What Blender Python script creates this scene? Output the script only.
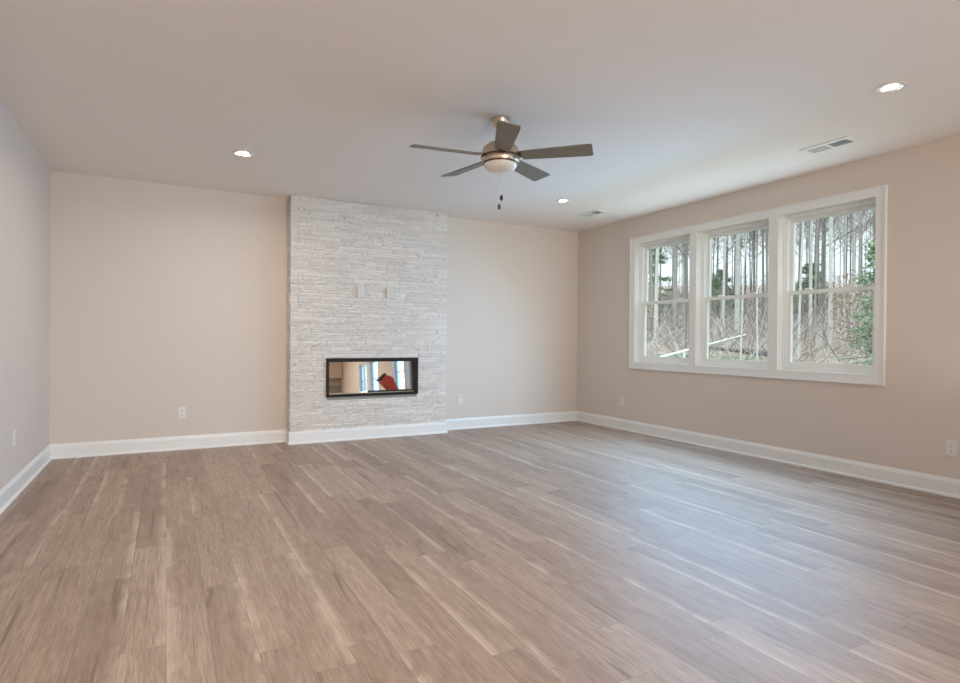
import bpy, bmesh, math, random
from math import sin, cos, pi, radians, sqrt
from mathutils import Vector, Matrix

# ------------------------------------------------------------------ clear
for o in list(bpy.data.objects):
    bpy.data.objects.remove(o, do_unlink=True)
scene = bpy.context.scene
COL = scene.collection

# ------------------------------------------------------------------ camera, world, exposure
cam_data = bpy.data.cameras.new('camera')
cam = bpy.data.objects.new('camera', cam_data)
COL.objects.link(cam)
R_ = Vector((0.88139783, -0.47231615, 0.00743789))
U_ = Vector((-0.00374761, 0.00875349, 0.99995466))
F_ = Vector((0.47235984, 0.88138575, -0.00594525))
CAMZ = 1.1731
cam.matrix_world = Matrix(((R_.x, U_.x, -F_.x, 0), (R_.y, U_.y, -F_.y, 0), (R_.z, U_.z, -F_.z, CAMZ), (0, 0, 0, 1)))
cam_data.sensor_width = 36.0
cam_data.lens = 36.0 * 585.508 / 960.0
cam_data.shift_x = 0.44 / 960
cam_data.shift_y = 1.15 / 960
cam_data.clip_end = 500
scene.camera = cam

SKY = 2.6            # overcast sky strength
LAMP = 3.9           # watts of one recessed downlight at its lowest setting; each has its own dimming
EXPOSURE = 0.26

vs = scene.view_settings
vs.view_transform = 'Standard'
vs.look = 'None'
vs.exposure = EXPOSURE
vs.gamma = 1.0
vs.use_curve_mapping = False
cy = scene.cycles
cy.max_bounces = 10
cy.diffuse_bounces = 6
cy.glossy_bounces = 4
cy.transmission_bounces = 6
cy.transparent_max_bounces = 16
cy.sample_clamp_indirect = 8.0
cy.use_denoising = True
cy.caustics_reflective = False
cy.caustics_refractive = False

world = bpy.data.worlds.new('overcast')
scene.world = world
world.use_nodes = True
wn, wl = world.node_tree.nodes, world.node_tree.links
wn.clear()
w_out = wn.new('ShaderNodeOutputWorld')
w_bg = wn.new('ShaderNodeBackground')
w_tc = wn.new('ShaderNodeTexCoord')
w_sep = wn.new('ShaderNodeSeparateXYZ')
w_map = wn.new('ShaderNodeMapRange')
w_map.inputs['From Min'].default_value = -0.05
w_map.inputs['From Max'].default_value = 1.0
w_map.inputs['To Min'].default_value = 0.30 * SKY
w_map.inputs['To Max'].default_value = 1.5 * SKY
w_bg.inputs['Color'].default_value = (0.80, 0.92, 1.0, 1)
wl.new(w_tc.outputs['Generated'], w_sep.inputs[0])
wl.new(w_sep.outputs['Z'], w_map.inputs['Value'])
wl.new(w_map.outputs[0], w_bg.inputs['Strength'])
wl.new(w_bg.outputs[0], w_out.inputs[0])

# room dimensions (metres; camera stands at x=0, y=0)
XL, XR, YB, YR, CH = -0.973, 5.274, 6.830, -6.5, 2.74
YF = 6.635                      # face of the stone chimney breast
BX0, BX1 = 1.203, 3.089
WT = 0.16                       # wall thickness
WZ0, WZ1 = 0.895, 2.395         # window openings
WIN = [(4.757, 5.642), (3.766, 4.663), (2.776, 3.664)]
REARWIN = [(-4.35, -3.55), (-3.30, -2.50), (-1.25, -0.45), (-0.25, 0.55)]


def fill_lamp(name, loc, rot, sx, sz, watts, col, spread=180):
    """area lamp added at an opening to boost the light in the room"""
    ld = bpy.data.lights.new(name, 'AREA')
    ld.shape = 'RECTANGLE'
    ld.size, ld.size_y = sx, sz
    ld.energy = watts
    ld.spread = radians(spread)
    ld.color = col
    lo = bpy.data.objects.new(name, ld)
    lo.location = loc
    lo.rotation_euler = rot
    COL.objects.link(lo)


BLUE, COOL, WARM = (0.21, 0.57, 1.0), (0.66, 0.87, 1.0), (1.0, 0.905, 0.82)
fill_lamp('window_fill_down', (XR - .25, 4.21, 1.74), (radians(62), 0, radians(90)), 2.85, 0.9, 48, BLUE, 150)  # added lamp standing inside the room, tilted down for the blue floor sheen
fill_lamp('window_fill_level', (XR - .045, 4.21, 1.66), (radians(92), 0, radians(90)), 2.85, 1.45, 22, COOL)  # added lamp just inside the window, lifts the ceiling near the wall
fill_lamp('side_fill', (XR + WT + .06, -1.9, 1.52), (radians(90), 0, radians(90)), 4.9, 1.0, 80, BLUE)  # added lamp outside the side windows, strengthens their light
fill_lamp('rear_fill', (1.75, YR - WT - .06, 1.1), (radians(90), 0, 0), 3.2, 2.1, 370, WARM)  # added warm lamp behind the rear opening, brightens the whole room


# ------------------------------------------------------------------ materials
def new_mat(name):
    m = bpy.data.materials.new(name)
    m.use_nodes = True
    nt = m.node_tree
    bsdf = nt.nodes['Principled BSDF']
    return m, nt, bsdf


def principled(name, col, rough=0.5, metal=0.0, noise=0.0, nscale=40.0, bump=0.0, bscale=200.0, spec=0.5):
    m, nt, b = new_mat(name)
    b.inputs['Base Color'].default_value = (*col, 1)
    b.inputs['Roughness'].default_value = rough
    b.inputs['Metallic'].default_value = metal
    b.inputs['Specular IOR Level'].default_value = spec
    tc = nt.nodes.new('ShaderNodeTexCoord')
    if noise:
        n = nt.nodes.new('ShaderNodeTexNoise')
        n.inputs['Scale'].default_value = nscale
        n.inputs['Detail'].default_value = 4
        r = nt.nodes.new('ShaderNodeMix')
        r.data_type = 'RGBA'
        r.inputs[6].default_value = (*[c * (1 - noise) for c in col], 1)
        r.inputs[7].default_value = (*[min(1, c * (1 + noise)) for c in col], 1)
        nt.links.new(tc.outputs['Object'], n.inputs['Vector'])
        nt.links.new(n.outputs['Fac'], r.inputs[0])
        nt.links.new(r.outputs[2], b.inputs['Base Color'])
    if bump:
        n2 = nt.nodes.new('ShaderNodeTexNoise')
        n2.inputs['Scale'].default_value = bscale
        n2.inputs['Detail'].default_value = 3
        bp = nt.nodes.new('ShaderNodeBump')
        bp.inputs['Strength'].default_value = bump
        bp.inputs['Distance'].default_value = 0.002
        nt.links.new(tc.outputs['Object'], n2.inputs['Vector'])
        nt.links.new(n2.outputs['Fac'], bp.inputs['Height'])
        nt.links.new(bp.outputs['Normal'], b.inputs['Normal'])
    return m


def emission(name, col, strength):
    m = bpy.data.materials.new(name)
    m.use_nodes = True
    nt = m.node_tree
    nt.nodes.clear()
    e = nt.nodes.new('ShaderNodeEmission')
    e.inputs[0].default_value = (*col, 1)
    e.inputs[1].default_value = strength
    out = nt.nodes.new('ShaderNodeOutputMaterial')
    nt.links.new(e.outputs[0], out.inputs[0])
    return m


def glass_mat(name):
    m = bpy.data.materials.new(name)
    m.use_nodes = True
    nt = m.node_tree
    nt.nodes.clear()
    t = nt.nodes.new('ShaderNodeBsdfTransparent')
    t.inputs[0].default_value = (0.97, 0.99, 0.985, 1)
    g = nt.nodes.new('ShaderNodeBsdfGlossy')
    g.inputs['Roughness'].default_value = 0.01
    # Schlick reflectance, the same from either face of the pane
    ge = nt.nodes.new('ShaderNodeNewGeometry')
    dt = nt.nodes.new('ShaderNodeVectorMath')
    dt.operation = 'DOT_PRODUCT'
    nt.links.new(ge.outputs['Incoming'], dt.inputs[0])
    nt.links.new(ge.outputs['Normal'], dt.inputs[1])

    def mth(op, x, y):
        n = nt.nodes.new('ShaderNodeMath')
        n.operation = op
        for i, v in enumerate((x, y)):
            if isinstance(v, (int, float)):
                n.inputs[i].default_value = v
            else:
                nt.links.new(v, n.inputs[i])
        return n
    ab = mth('ABSOLUTE', dt.outputs['Value'], 0)
    fr = mth('ADD', mth('MULTIPLY', mth('POWER', mth('SUBTRACT', 1.0, ab.outputs[0]).outputs[0], 5.0).outputs[0], 0.9).outputs[0], 0.035)
    mx = nt.nodes.new('ShaderNodeMixShader')
    out = nt.nodes.new('ShaderNodeOutputMaterial')
    nt.links.new(fr.outputs[0], mx.inputs[0])
    nt.links.new(t.outputs[0], mx.inputs[1])
    nt.links.new(g.outputs[0], mx.inputs[2])
    nt.links.new(mx.outputs[0], out.inputs[0])
    return m


def floor_mat():
    m, nt, b = new_mat('oak_vinyl_planks')
    N, L = nt.nodes, nt.links

    def mth(op, a, c=None, d=None):
        n = N.new('ShaderNodeMath')
        n.operation = op
        for i, v in enumerate((a, c, d)):
            if v is None:
                continue
            if isinstance(v, (int, float)):
                n.inputs[i].default_value = v
            else:
                L.new(v, n.inputs[i])
        return n.outputs[0]

    def ramp(fac, stops):
        r = N.new('ShaderNodeValToRGB')
        el = r.color_ramp.elements
        while len(el) < len(stops):
            el.new(0.5)
        for e, (p, c) in zip(el, stops):
            e.position = p
            e.color = (*c, 1) if len(c) == 3 else c
        L.new(fac, r.inputs[0])
        return r.outputs[0]

    def mix(fac, a, c, mode='MIX'):
        n = N.new('ShaderNodeMix')
        n.data_type = 'RGBA'
        n.blend_type = mode
        for i, v in ((0, fac), (6, a), (7, c)):
            if isinstance(v, (int, float)):
                n.inputs[i].default_value = v
            elif isinstance(v, tuple):
                n.inputs[i].default_value = (*v, 1)
            else:
                L.new(v, n.inputs[i])
        return n.outputs[2]

    geo = N.new('ShaderNodeNewGeometry')
    sp = N.new('ShaderNodeSeparateXYZ')
    L.new(geo.outputs['Position'], sp.inputs[0])
    X, Y = sp.outputs['X'], sp.outputs['Y']
    PW, PL = 0.152, 1.22
    u = mth('DIVIDE', mth('ADD', X, 0.298 + PW * 60), PW)
    row = mth('FLOOR', u)
    fx = mth('FRACT', u)
    wn1 = N.new('ShaderNodeTexWhiteNoise')
    wn1.noise_dimensions = '1D'
    L.new(row, wn1.inputs['W'])
    v = mth('ADD', mth('DIVIDE', mth('ADD', Y, 40), PL), mth('MULTIPLY', wn1.outputs['Value'], 7.31))
    colm = mth('FLOOR', v)
    fy = mth('FRACT', v)
    cb = N.new('ShaderNodeCombineXYZ')
    L.new(row, cb.inputs[0])
    L.new(colm, cb.inputs[1])
    wn2 = N.new('ShaderNodeTexWhiteNoise')
    wn2.noise_dimensions = '3D'
    L.new(cb.outputs[0], wn2.inputs['Vector'])
    rnd = wn2.outputs['Value']
    rc = N.new('ShaderNodeSeparateColor')
    L.new(wn2.outputs['Color'], rc.inputs[0])
    r1, r2, r3 = rc.outputs[0], rc.outputs[1], rc.outputs[2]
    # grain coordinates, shifted per plank
    gv = N.new('ShaderNodeCombineXYZ')
    L.new(mth('ADD', mth('MULTIPLY', X, 1.0), mth('MULTIPLY', r1, 37.0)), gv.inputs[0])
    L.new(mth('ADD', mth('MULTIPLY', Y, 0.045), mth('MULTIPLY', r2, 53.0)), gv.inputs[1])
    L.new(mth('MULTIPLY', r3, 11.0), gv.inputs[2])

    def noise(scale, detail, rough=0.6, dist=0.0, vec=None):
        n = N.new('ShaderNodeTexNoise')
        n.inputs['Scale'].default_value = scale
        n.inputs['Detail'].default_value = detail
        n.inputs['Roughness'].default_value = rough
        n.inputs['Distortion'].default_value = dist
        L.new(vec or gv.outputs[0], n.inputs['Vector'])
        return n.outputs['Fac']

    fine = noise(190, 5, 0.7)
    mid = noise(30, 5, 0.65, 1.5)
    gv2 = N.new('ShaderNodeCombineXYZ')
    L.new(mth('ADD', X, mth('MULTIPLY', r2, 29.0)), gv2.inputs[0])
    L.new(mth('ADD', mth('MULTIPLY', Y, 0.3), mth('MULTIPLY', r1, 31.0)), gv2.inputs[1])
    blot = noise(9, 3, 0.55, 1.2, gv2.outputs[0])
    base = ramp(rnd, [(0.0, (0.33, 0.222, 0.158)), (0.3, (0.44, 0.305, 0.224)), (0.7, (0.54, 0.395, 0.30)), (1.0, (0.38, 0.262, 0.192))])
    c = mix(ramp(mid, [(0.36, (1, 1, 1)), (0.62, (0, 0, 0))]), base, (0.21, 0.143, 0.104))
    mulm = N.new('ShaderNodeMix')
    mulm.data_type = 'RGBA'
    mulm.inputs[0].default_value = 0.5
    L.new(base, mulm.inputs[6])
    L.new(c, mulm.inputs[7])
    c = mulm.outputs[2]
    c = mix(mth('MULTIPLY', ramp(blot, [(0.42, (0, 0, 0)), (0.68, (1, 1, 1))]), 0.40), c, (0.50, 0.385, 0.305))
    c = mix(mth('MULTIPLY', ramp(fine, [(0.35, (1, 1, 1)), (0.6, (0, 0, 0))]), 0.60), c, (0.17, 0.113, 0.08))
    # dark mineral streaks and knots
    kn = noise(16, 2, 0.5, 2.0)
    c = mix(mth('MULTIPLY', ramp(kn, [(0.63, (0, 0, 0)), (0.72, (1, 1, 1))]), 0.65), c, (0.14, 0.09, 0.062))
    # pale sapwood running down one edge of some planks
    edge = mth('ABSOLUTE', mth('SUBTRACT', mth('GREATER_THAN', r2, 0.75), fx))
    saw = mth('MULTIPLY', mth('MULTIPLY', ramp(edge, [(0.0, (1, 1, 1)), (0.30, (0, 0, 0))]), mth('GREATER_THAN', r3, 0.62)), ramp(blot, [(0.38, (0.25, 0.25, 0.25)), (0.58, (1, 1, 1))]))
    c = mix(mth('MULTIPLY', saw, 0.72), c, (0.66, 0.53, 0.43))
    # seams
    sx = mth('LESS_THAN', mth('MINIMUM', fx, mth('SUBTRACT', 1.0, fx)), 0.010)
    sy = mth('LESS_THAN', mth('MINIMUM', fy, mth('SUBTRACT', 1.0, fy)), 0.0012)
    seam = mth('MAXIMUM', sx, sy)
    c = mix(mth('MULTIPLY', seam, 0.45), c, (0.12, 0.08, 0.056))
    L.new(c, b.inputs['Base Color'])
    rr = mth('ADD', 0.46, mth('MULTIPLY', fine, 0.10))
    L.new(rr, b.inputs['Roughness'])
    b.inputs['Specular IOR Level'].default_value = 0.85
    hgt = mth('SUBTRACT', mth('MULTIPLY', fine, 0.6), seam)
    bp = N.new('ShaderNodeBump')
    bp.inputs['Strength'].default_value = 0.4
    bp.inputs['Distance'].default_value = 0.0012
    L.new(hgt, bp.inputs['Height'])
    L.new(bp.outputs[0], b.inputs['Normal'])
    return m


def stone_mat():
    m, nt, b = new_mat('white_ledger_stone')
    N, L = nt.nodes, nt.links
    g = N.new('ShaderNodeNewGeometry')
    r = N.new('ShaderNodeValToRGB')
    r.color_ramp.elements[0].color = (0.72, 0.675, 0.635, 1)
    r.color_ramp.elements[1].color = (0.84, 0.80, 0.76, 1)
    L.new(g.outputs['Random Per Island'], r.inputs[0])
    tc = N.new('ShaderNodeTexCoord')
    n = N.new('ShaderNodeTexNoise')
    n.inputs['Scale'].default_value = 60
    n.inputs['Detail'].default_value = 6
    n.inputs['Roughness'].default_value = 0.7
    mp = N.new('ShaderNodeMapping')
    mp.inputs['Scale'].default_value = (0.5, 0.5, 1.6)
    L.new(tc.outputs['Object'], mp.inputs[0])
    L.new(mp.outputs[0], n.inputs['Vector'])
    mx = N.new('ShaderNodeMix')
    mx.data_type = 'RGBA'
    mx.blend_type = 'MULTIPLY'
    mx.inputs[0].default_value = 0.7
    r2 = N.new('ShaderNodeValToRGB')
    r2.color_ramp.elements[0].position = 0.3
    r2.color_ramp.elements[0].color = (0.72, 0.70, 0.68, 1)
    r2.color_ramp.elements[1].position = 0.6
    r2.color_ramp.elements[1].color = (1, 1, 1, 1)
    L.new(n.outputs['Fac'], r2.inputs[0])
    L.new(r.outputs[0], mx.inputs[6])
    L.new(r2.outputs[0], mx.inputs[7])
    pit = N.new('ShaderNodeTexNoise')
    pit.inputs['Scale'].default_value = 24
    pit.inputs['Detail'].default_value = 3
    L.new(tc.outputs['Object'], pit.inputs['Vector'])
    r3 = N.new('ShaderNodeValToRGB')
    r3.color_ramp.elements[0].position = 0.66
    r3.color_ramp.elements[0].color = (0, 0, 0, 1)
    r3.color_ramp.elements[1].position = 0.74
    r3.color_ramp.elements[1].color = (0.75, 0.75, 0.75, 1)
    L.new(pit.outputs['Fac'], r3.inputs[0])
    px_ = N.new('ShaderNodeMix')
    px_.data_type = 'RGBA'
    px_.inputs[7].default_value = (0.36, 0.32, 0.28, 1)
    L.new(r3.outputs[0], px_.inputs[0])
    L.new(mx.outputs[2], px_.inputs[6])
    L.new(px_.outputs[2], b.inputs['Base Color'])
    b.inputs['Roughness'].default_value = 0.8
    bp = N.new('ShaderNodeBump')
    bp.inputs['Strength'].default_value = 0.8
    bp.inputs['Distance'].default_value = 0.008
    L.new(n.outputs['Fac'], bp.inputs['Height'])
    L.new(bp.outputs[0], b.inputs['Normal'])
    return m


def ground_mat():
    m, nt, b = new_mat('lawn_and_leaf_litter')
    N, L = nt.nodes, nt.links
    g = N.new('ShaderNodeNewGeometry')
    sp = N.new('ShaderNodeSeparateXYZ')
    L.new(g.outputs['Position'], sp.inputs[0])

    def mth(op, a, c):
        n = N.new('ShaderNodeMath')
        n.operation = op
        for i, v in enumerate((a, c)):
            if isinstance(v, (int, float)):
                n.inputs[i].default_value = v
            else:
                L.new(v, n.inputs[i])
        return n.outputs[0]
    s = mth('ADD', mth('MULTIPLY', sp.outputs['X'], 0.74), mth('MULTIPLY', sp.outputs['Y'], 0.30))

    def noise(sc, d):
        n = N.new('ShaderNodeTexNoise')
        n.inputs['Scale'].default_value = sc
        n.inputs['Detail'].default_value = d
        n.inputs['Roughness'].default_value = 0.7
        L.new(g.outputs['Position'], n.inputs['Vector'])
        return n.outputs['Fac']

    def ramp(fac, stops):
        r = N.new('ShaderNodeValToRGB')
        el = r.color_ramp.elements
        while len(el) < len(stops):
            el.new(0.5)
        for e, (p, c) in zip(el, stops):
            e.position = p
            e.color = (*c, 1)
        L.new(fac, r.inputs[0])
        return r.outputs[0]
    leaf = ramp(noise(3.5, 6), [(0.3, (0.12, 0.09, 0.07)), (0.45, (0.29, 0.22, 0.175)), (0.6, (0.43, 0.345, 0.29)), (0.75, (0.56, 0.50, 0.45))])
    grass = ramp(noise(6, 5), [(0.3, (0.075, 0.11, 0.05)), (0.6, (0.18, 0.23, 0.12)), (0.8, (0.24, 0.27, 0.13))])
    edge = mth('ADD', s, mth('MULTIPLY', noise(0.5, 3), 5.0))
    k = N.new('ShaderNodeMapRange')
    k.inputs['From Min'].default_value = 18.6
    k.inputs['From Max'].default_value = 19.6
    L.new(edge, k.inputs['Value'])
    mx = N.new('ShaderNodeMix')
    mx.data_type = 'RGBA'
    L.new(k.outputs[0], mx.inputs[0])
    L.new(grass, mx.inputs[6])
    L.new(leaf, mx.inputs[7])
    L.new(mx.outputs[2], b.inputs['Base Color'])
    b.inputs['Roughness'].default_value = 0.9
    bp = N.new('ShaderNodeBump')
    bp.inputs['Strength'].default_value = 1.0
    bp.inputs['Distance'].default_value = 0.06
    L.new(noise(7, 5), bp.inputs['Height'])
    L.new(bp.outputs[0], b.inputs['Normal'])
    return m


M = {}
M['wall'] = principled('greige_wall_paint', (0.672, 0.605, 0.552), 0.75, bump=0.05, bscale=350, spec=0.3)
M['ceiling'] = principled('flat_ceiling_paint', (0.84, 0.80, 0.77), 0.9, bump=0.04, bscale=250, spec=0.2)
M['trim'] = principled('white_trim_paint', (0.80, 0.80, 0.795), 0.35, bump=0.02, bscale=120)
M['vinyl'] = principled('white_vinyl', (0.82, 0.84, 0.84), 0.35, bump=0.02, bscale=90)
M['floor'] = floor_mat()
M['stone'] = stone_mat()
M['mortar'] = principled('grey_backer', (0.42, 0.40, 0.385), 0.9, noise=0.15)
M['black'] = principled('black_powder_coat', (0.010, 0.010, 0.010), 0.55, bump=0.05, spec=0.25)
M['firebox'] = principled('dark_firebox', (0.02, 0.02, 0.02), 0.6, noise=0.2)
M['glass'] = glass_mat('window_glass')
M['nickel'] = principled('brushed_nickel', (0.62, 0.50, 0.40), 0.32, metal=1.0, bump=0.05, bscale=300)
M['bronze'] = principled('dark_ring_metal', (0.16, 0.12, 0.09), 0.4, metal=0.9, noise=0.1)
M['blade'] = principled('grey_brown_blade', (0.20, 0.185, 0.15), 0.5, noise=0.12, nscale=20, bump=0.05)
M['bowl'] = principled('frosted_glass_bowl', (0.78, 0.74, 0.69), 0.35, noise=0.02)
M['chain'] = principled('pull_chain', (0.72, 0.70, 0.66), 0.4, metal=0.6, noise=0.1)
M['fob'] = principled('dark_fob', (0.05, 0.042, 0.036), 0.45, noise=0.1)
M['plastic'] = principled('white_plastic', (0.74, 0.725, 0.70), 0.4, noise=0.02)
M['ivory'] = principled('painted_plate', (0.66, 0.625, 0.59), 0.5, noise=0.04)
M['slot'] = principled('dark_slot', (0.05, 0.05, 0.05), 0.6, noise=0.1)
M['vent'] = principled('white_register', (0.75, 0.76, 0.76), 0.45, noise=0.02)
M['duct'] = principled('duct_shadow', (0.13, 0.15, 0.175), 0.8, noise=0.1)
M['ground'] = ground_mat()
M['bark'] = principled('grey_bark', (0.34, 0.31, 0.285), 0.9, noise=0.35, nscale=6, bump=0.4, bscale=30)
M['darkbark'] = principled('dark_bark', (0.20, 0.18, 0.165), 0.9, noise=0.35, nscale=6, bump=0.4, bscale=30)
M['palebark'] = principled('pale_bark', (0.55, 0.53, 0.50), 0.85, noise=0.28, nscale=5, bump=0.4, bscale=30)
M['twig'] = principled('brush_twigs', (0.50, 0.44, 0.40), 0.9, noise=0.3, nscale=3)
def twig_mat():
    m, nt, b = new_mat('mixed_brush_twigs')
    g = nt.nodes.new('ShaderNodeNewGeometry')
    r = nt.nodes.new('ShaderNodeValToRGB')
    el = r.color_ramp.elements
    el[0].color = (0.10, 0.085, 0.075, 1)
    el[1].color = (0.62, 0.58, 0.55, 1)
    e = el.new(0.4)
    e.color = (0.34, 0.27, 0.23, 1)
    nt.links.new(g.outputs['Random Per Island'], r.inputs[0])
    nt.links.new(r.outputs[0], b.inputs['Base Color'])
    b.inputs['Roughness'].default_value = 0.9
    return m


M['twig'] = twig_mat()
M['needle'] = principled('pine_needles', (0.30, 0.38, 0.25), 0.7, noise=0.35, nscale=4)
M['rust'] = principled('dry_beech_leaves', (0.44, 0.30, 0.22), 0.8, noise=0.3, nscale=4)
M['railing'] = principled('white_rail_paint', (0.84, 0.85, 0.85), 0.5, noise=0.03)
M['log'] = principled('dead_log', (0.13, 0.115, 0.105), 0.95, noise=0.4, nscale=5)
M['cabinet'] = principled('cream_cabinet_paint', (0.60, 0.52, 0.42), 0.45, noise=0.02)
M['backsplash'] = principled('grey_backsplash', (0.34, 0.34, 0.34), 0.4, noise=0.15, nscale=30)
M['counter'] = principled('dark_stone_counter', (0.06, 0.055, 0.05), 0.25, noise=0.3, nscale=60)
M['red'] = principled('red_fabric', (0.88, 0.10, 0.045), 0.6, noise=0.1, nscale=8)


def mirror_mat():
    m = bpy.data.materials.new('reflective_fireplace_glass')
    m.use_nodes = True
    nt = m.node_tree
    nt.nodes.clear()
    d = nt.nodes.new('ShaderNodeBsdfDiffuse')
    d.inputs[0].default_value = (0.01, 0.01, 0.01, 1)
    g = nt.nodes.new('ShaderNodeBsdfGlossy')
    g.inputs['Roughness'].default_value = 0.012
    g.inputs[0].default_value = (0.95, 0.93, 0.90, 1)
    mx = nt.nodes.new('ShaderNodeMixShader')
    mx.inputs[0].default_value = 0.58
    out = nt.nodes.new('ShaderNodeOutputMaterial')
    nt.links.new(d.outputs[0], mx.inputs[1])
    nt.links.new(g.outputs[0], mx.inputs[2])
    nt.links.new(mx.outputs[0], out.inputs[0])
    return m


M['mirror'] = mirror_mat()


# ------------------------------------------------------------------ mesh helpers
class MB:
    def __init__(self):
        self.bm = bmesh.new()

    def box(self, x0, x1, y0, y1, z0, z1):
        vs_ = [self.bm.verts.new(p) for p in ((x0, y0, z0), (x1, y0, z0), (x1, y1, z0), (x0, y1, z0), (x0, y0, z1), (x1, y0, z1), (x1, y1, z1), (x0, y1, z1))]
        for f in ((3, 2, 1, 0), (4, 5, 6, 7), (0, 1, 5, 4), (1, 2, 6, 5), (2, 3, 7, 6), (3, 0, 4, 7)):
            self.bm.faces.new([vs_[i] for i in f])
        return self

    def hexa(self, pts):
        vs_ = [self.bm.verts.new(p) for p in pts]
        for f in ((3, 2, 1, 0), (4, 5, 6, 7), (0, 1, 5, 4), (1, 2, 6, 5), (2, 3, 7, 6), (3, 0, 4, 7)):
            self.bm.faces.new([vs_[i] for i in f])
        return self

    def lathe(self, prof, segs=32, center=(0, 0), cap=True):
        rings = []
        for r, z in prof:
            if r < 1e-6:
                rings.append([self.bm.verts.new((center[0], center[1], z))])
            else:
                rings.append([self.bm.verts.new((center[0] + r * cos(2 * pi * i / segs), center[1] + r * sin(2 * pi * i / segs), z)) for i in range(segs)])
        for a, b in zip(rings, rings[1:]):
            for i in range(segs):
                j = (i + 1) % segs
                if len(a) == 1 and len(b) == 1:
                    continue
                if len(a) == 1:
                    self.bm.faces.new((a[0], b[i], b[j]))
                elif len(b) == 1:
                    self.bm.faces.new((a[i], b[0], a[j]))
                else:
                    self.bm.faces.new((a[i], b[i], b[j], a[j]))
        if cap:
            for rg in (rings[0], rings[-1]):
                if len(rg) > 2:
                    self.bm.faces.new(rg)
        return self

    def tube(self, path, radii, n=6, cap=True):
        path = [Vector(p) for p in path]
        rings = []
        for i, p in enumerate(path):
            d = (path[min(i + 1, len(path) - 1)] - path[max(i - 1, 0)]).normalized()
            ref = Vector((0, 0, 1)) if abs(d.z) < 0.9 else Vector((1, 0, 0))
            s = d.cross(ref).normalized()
            t = d.cross(s)
            r = radii[i] if not isinstance(radii, (int, float)) else radii
            rings.append([self.bm.verts.new(p + s * (r * cos(2 * pi * k / n)) + t * (r * sin(2 * pi * k / n))) for k in range(n)])
        for a, b in zip(rings, rings[1:]):
            for k in range(n):
                j = (k + 1) % n
                self.bm.faces.new((a[k], a[j], b[j], b[k]))
        if cap:
            self.bm.faces.new(rings[0][::-1])
            self.bm.faces.new(rings[-1])
        return self

    def prism(self, prof, p0, p1, nrm):
        """extrude a profile [(out, z)] along p0->p1; out is measured along nrm"""
        nrm = Vector(nrm)
        ends = []
        for p in (p0, p1):
            p = Vector(p)
            ends.append([self.bm.verts.new(p + nrm * a + Vector((0, 0, z))) for a, z in prof])
        k = len(prof)
        for i in range(k):
            j = (i + 1) % k
            self.bm.faces.new((ends[0][i], ends[0][j], ends[1][j], ends[1][i]))
        self.bm.faces.new(ends[0][::-1])
        self.bm.faces.new(ends[1])
        return self

    def build(self, name, mat, parent=None, bevel=0.0, smooth=False, loc=None):
        bm = self.bm
        bmesh.ops.recalc_face_normals(bm, faces=bm.faces[:])
        if bevel:
            bmesh.ops.bevel(bm, geom=bm.edges[:], offset=bevel, segments=2, affect='EDGES', profile=0.5)
        me = bpy.data.meshes.new(name)
        bm.to_mesh(me)
        bm.free()
        if smooth:
            for p in me.polygons:
                p.use_smooth = True
            try:
                me.set_sharp_from_angle(angle=radians(38))
            except Exception:
                pass
        me.materials.append(mat)
        o = bpy.data.objects.new(name, me)
        COL.objects.link(o)
        if parent is not None:
            o.parent = parent
        if loc is not None:
            o.location = loc
        return o


def empty(name, label, cat, loc=(0, 0, 0), rotz=0.0, group=None):
    o = bpy.data.objects.new(name, None)
    COL.objects.link(o)
    o.empty_display_size = 0.1
    o.location = loc
    o.rotation_euler = (0, 0, rotz)
    tag(o, label, cat, group)
    return o


def tag(o, label=None, cat=None, group=None, kind=None):
    if label:
        o['label'] = label
    if cat:
        o['category'] = cat
    if group:
        o['group'] = group
    if kind:
        o['kind'] = kind
    return o


def struct(o):
    o['kind'] = 'structure'
    return o


def sempty(name, loc=(0, 0, 0)):
    o = bpy.data.objects.new(name, None)
    COL.objects.link(o)
    o.location = loc
    o['kind'] = 'structure'
    return o


def copy_tree(o, parent=None):
    c = o.copy()
    COL.objects.link(c)
    if parent is not None:
        c.parent = parent
    for ch in [x for x in o.children]:
        copy_tree(ch, c)
    return c


# ------------------------------------------------------------------ room shell
LIGHTS = [(0.574, 5.363), (3.919, 1.989), (3.947, 5.395)]
ADDED_LIGHTS = [(0.574, 2.0), (0.574, -1.6), (2.3, -1.6), (3.919, -1.6), (0.574, -4.6), (2.3, -4.6), (3.919, -4.6)]  # unseen downlights added to brighten the room

tag(MB().box(XL - WT, XR + WT, YR - WT, YB + WT, -0.12, 0).build('floor', M['floor']), kind='structure')

# ceiling sheet with round cut-outs for the recessed cans
bm = bmesh.new()
edges = []


def loop(pts):
    v = [bm.verts.new((x, y, CH)) for x, y in pts]
    for i in range(len(v)):
        edges.append(bm.edges.new((v[i], v[(i + 1) % len(v)])))


loop([(XL, YR), (XR, YR), (XR, YB), (XL, YB)])
for lx, ly in LIGHTS + ADDED_LIGHTS:
    loop([(lx + 0.068 * cos(2 * pi * k / 28), ly + 0.068 * sin(2 * pi * k / 28)) for k in range(28)])
bmesh.ops.triangle_fill(bm, use_beauty=True, use_dissolve=False, edges=edges, normal=(0, 0, -1))
me = bpy.data.meshes.new('ceiling')
bm.to_mesh(me)
bm.free()
me.materials.append(M['ceiling'])
ceil = bpy.data.objects.new('ceiling', me)
COL.objects.link(ceil)
struct(ceil)
struct(MB().box(XL - WT, XR + WT, YR - WT, YB + WT, CH + 0.12, CH + 0.2).build('light_block_slab', M['ceiling'], ceil))  # unseen slab added over the ceiling sheet to block light

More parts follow.
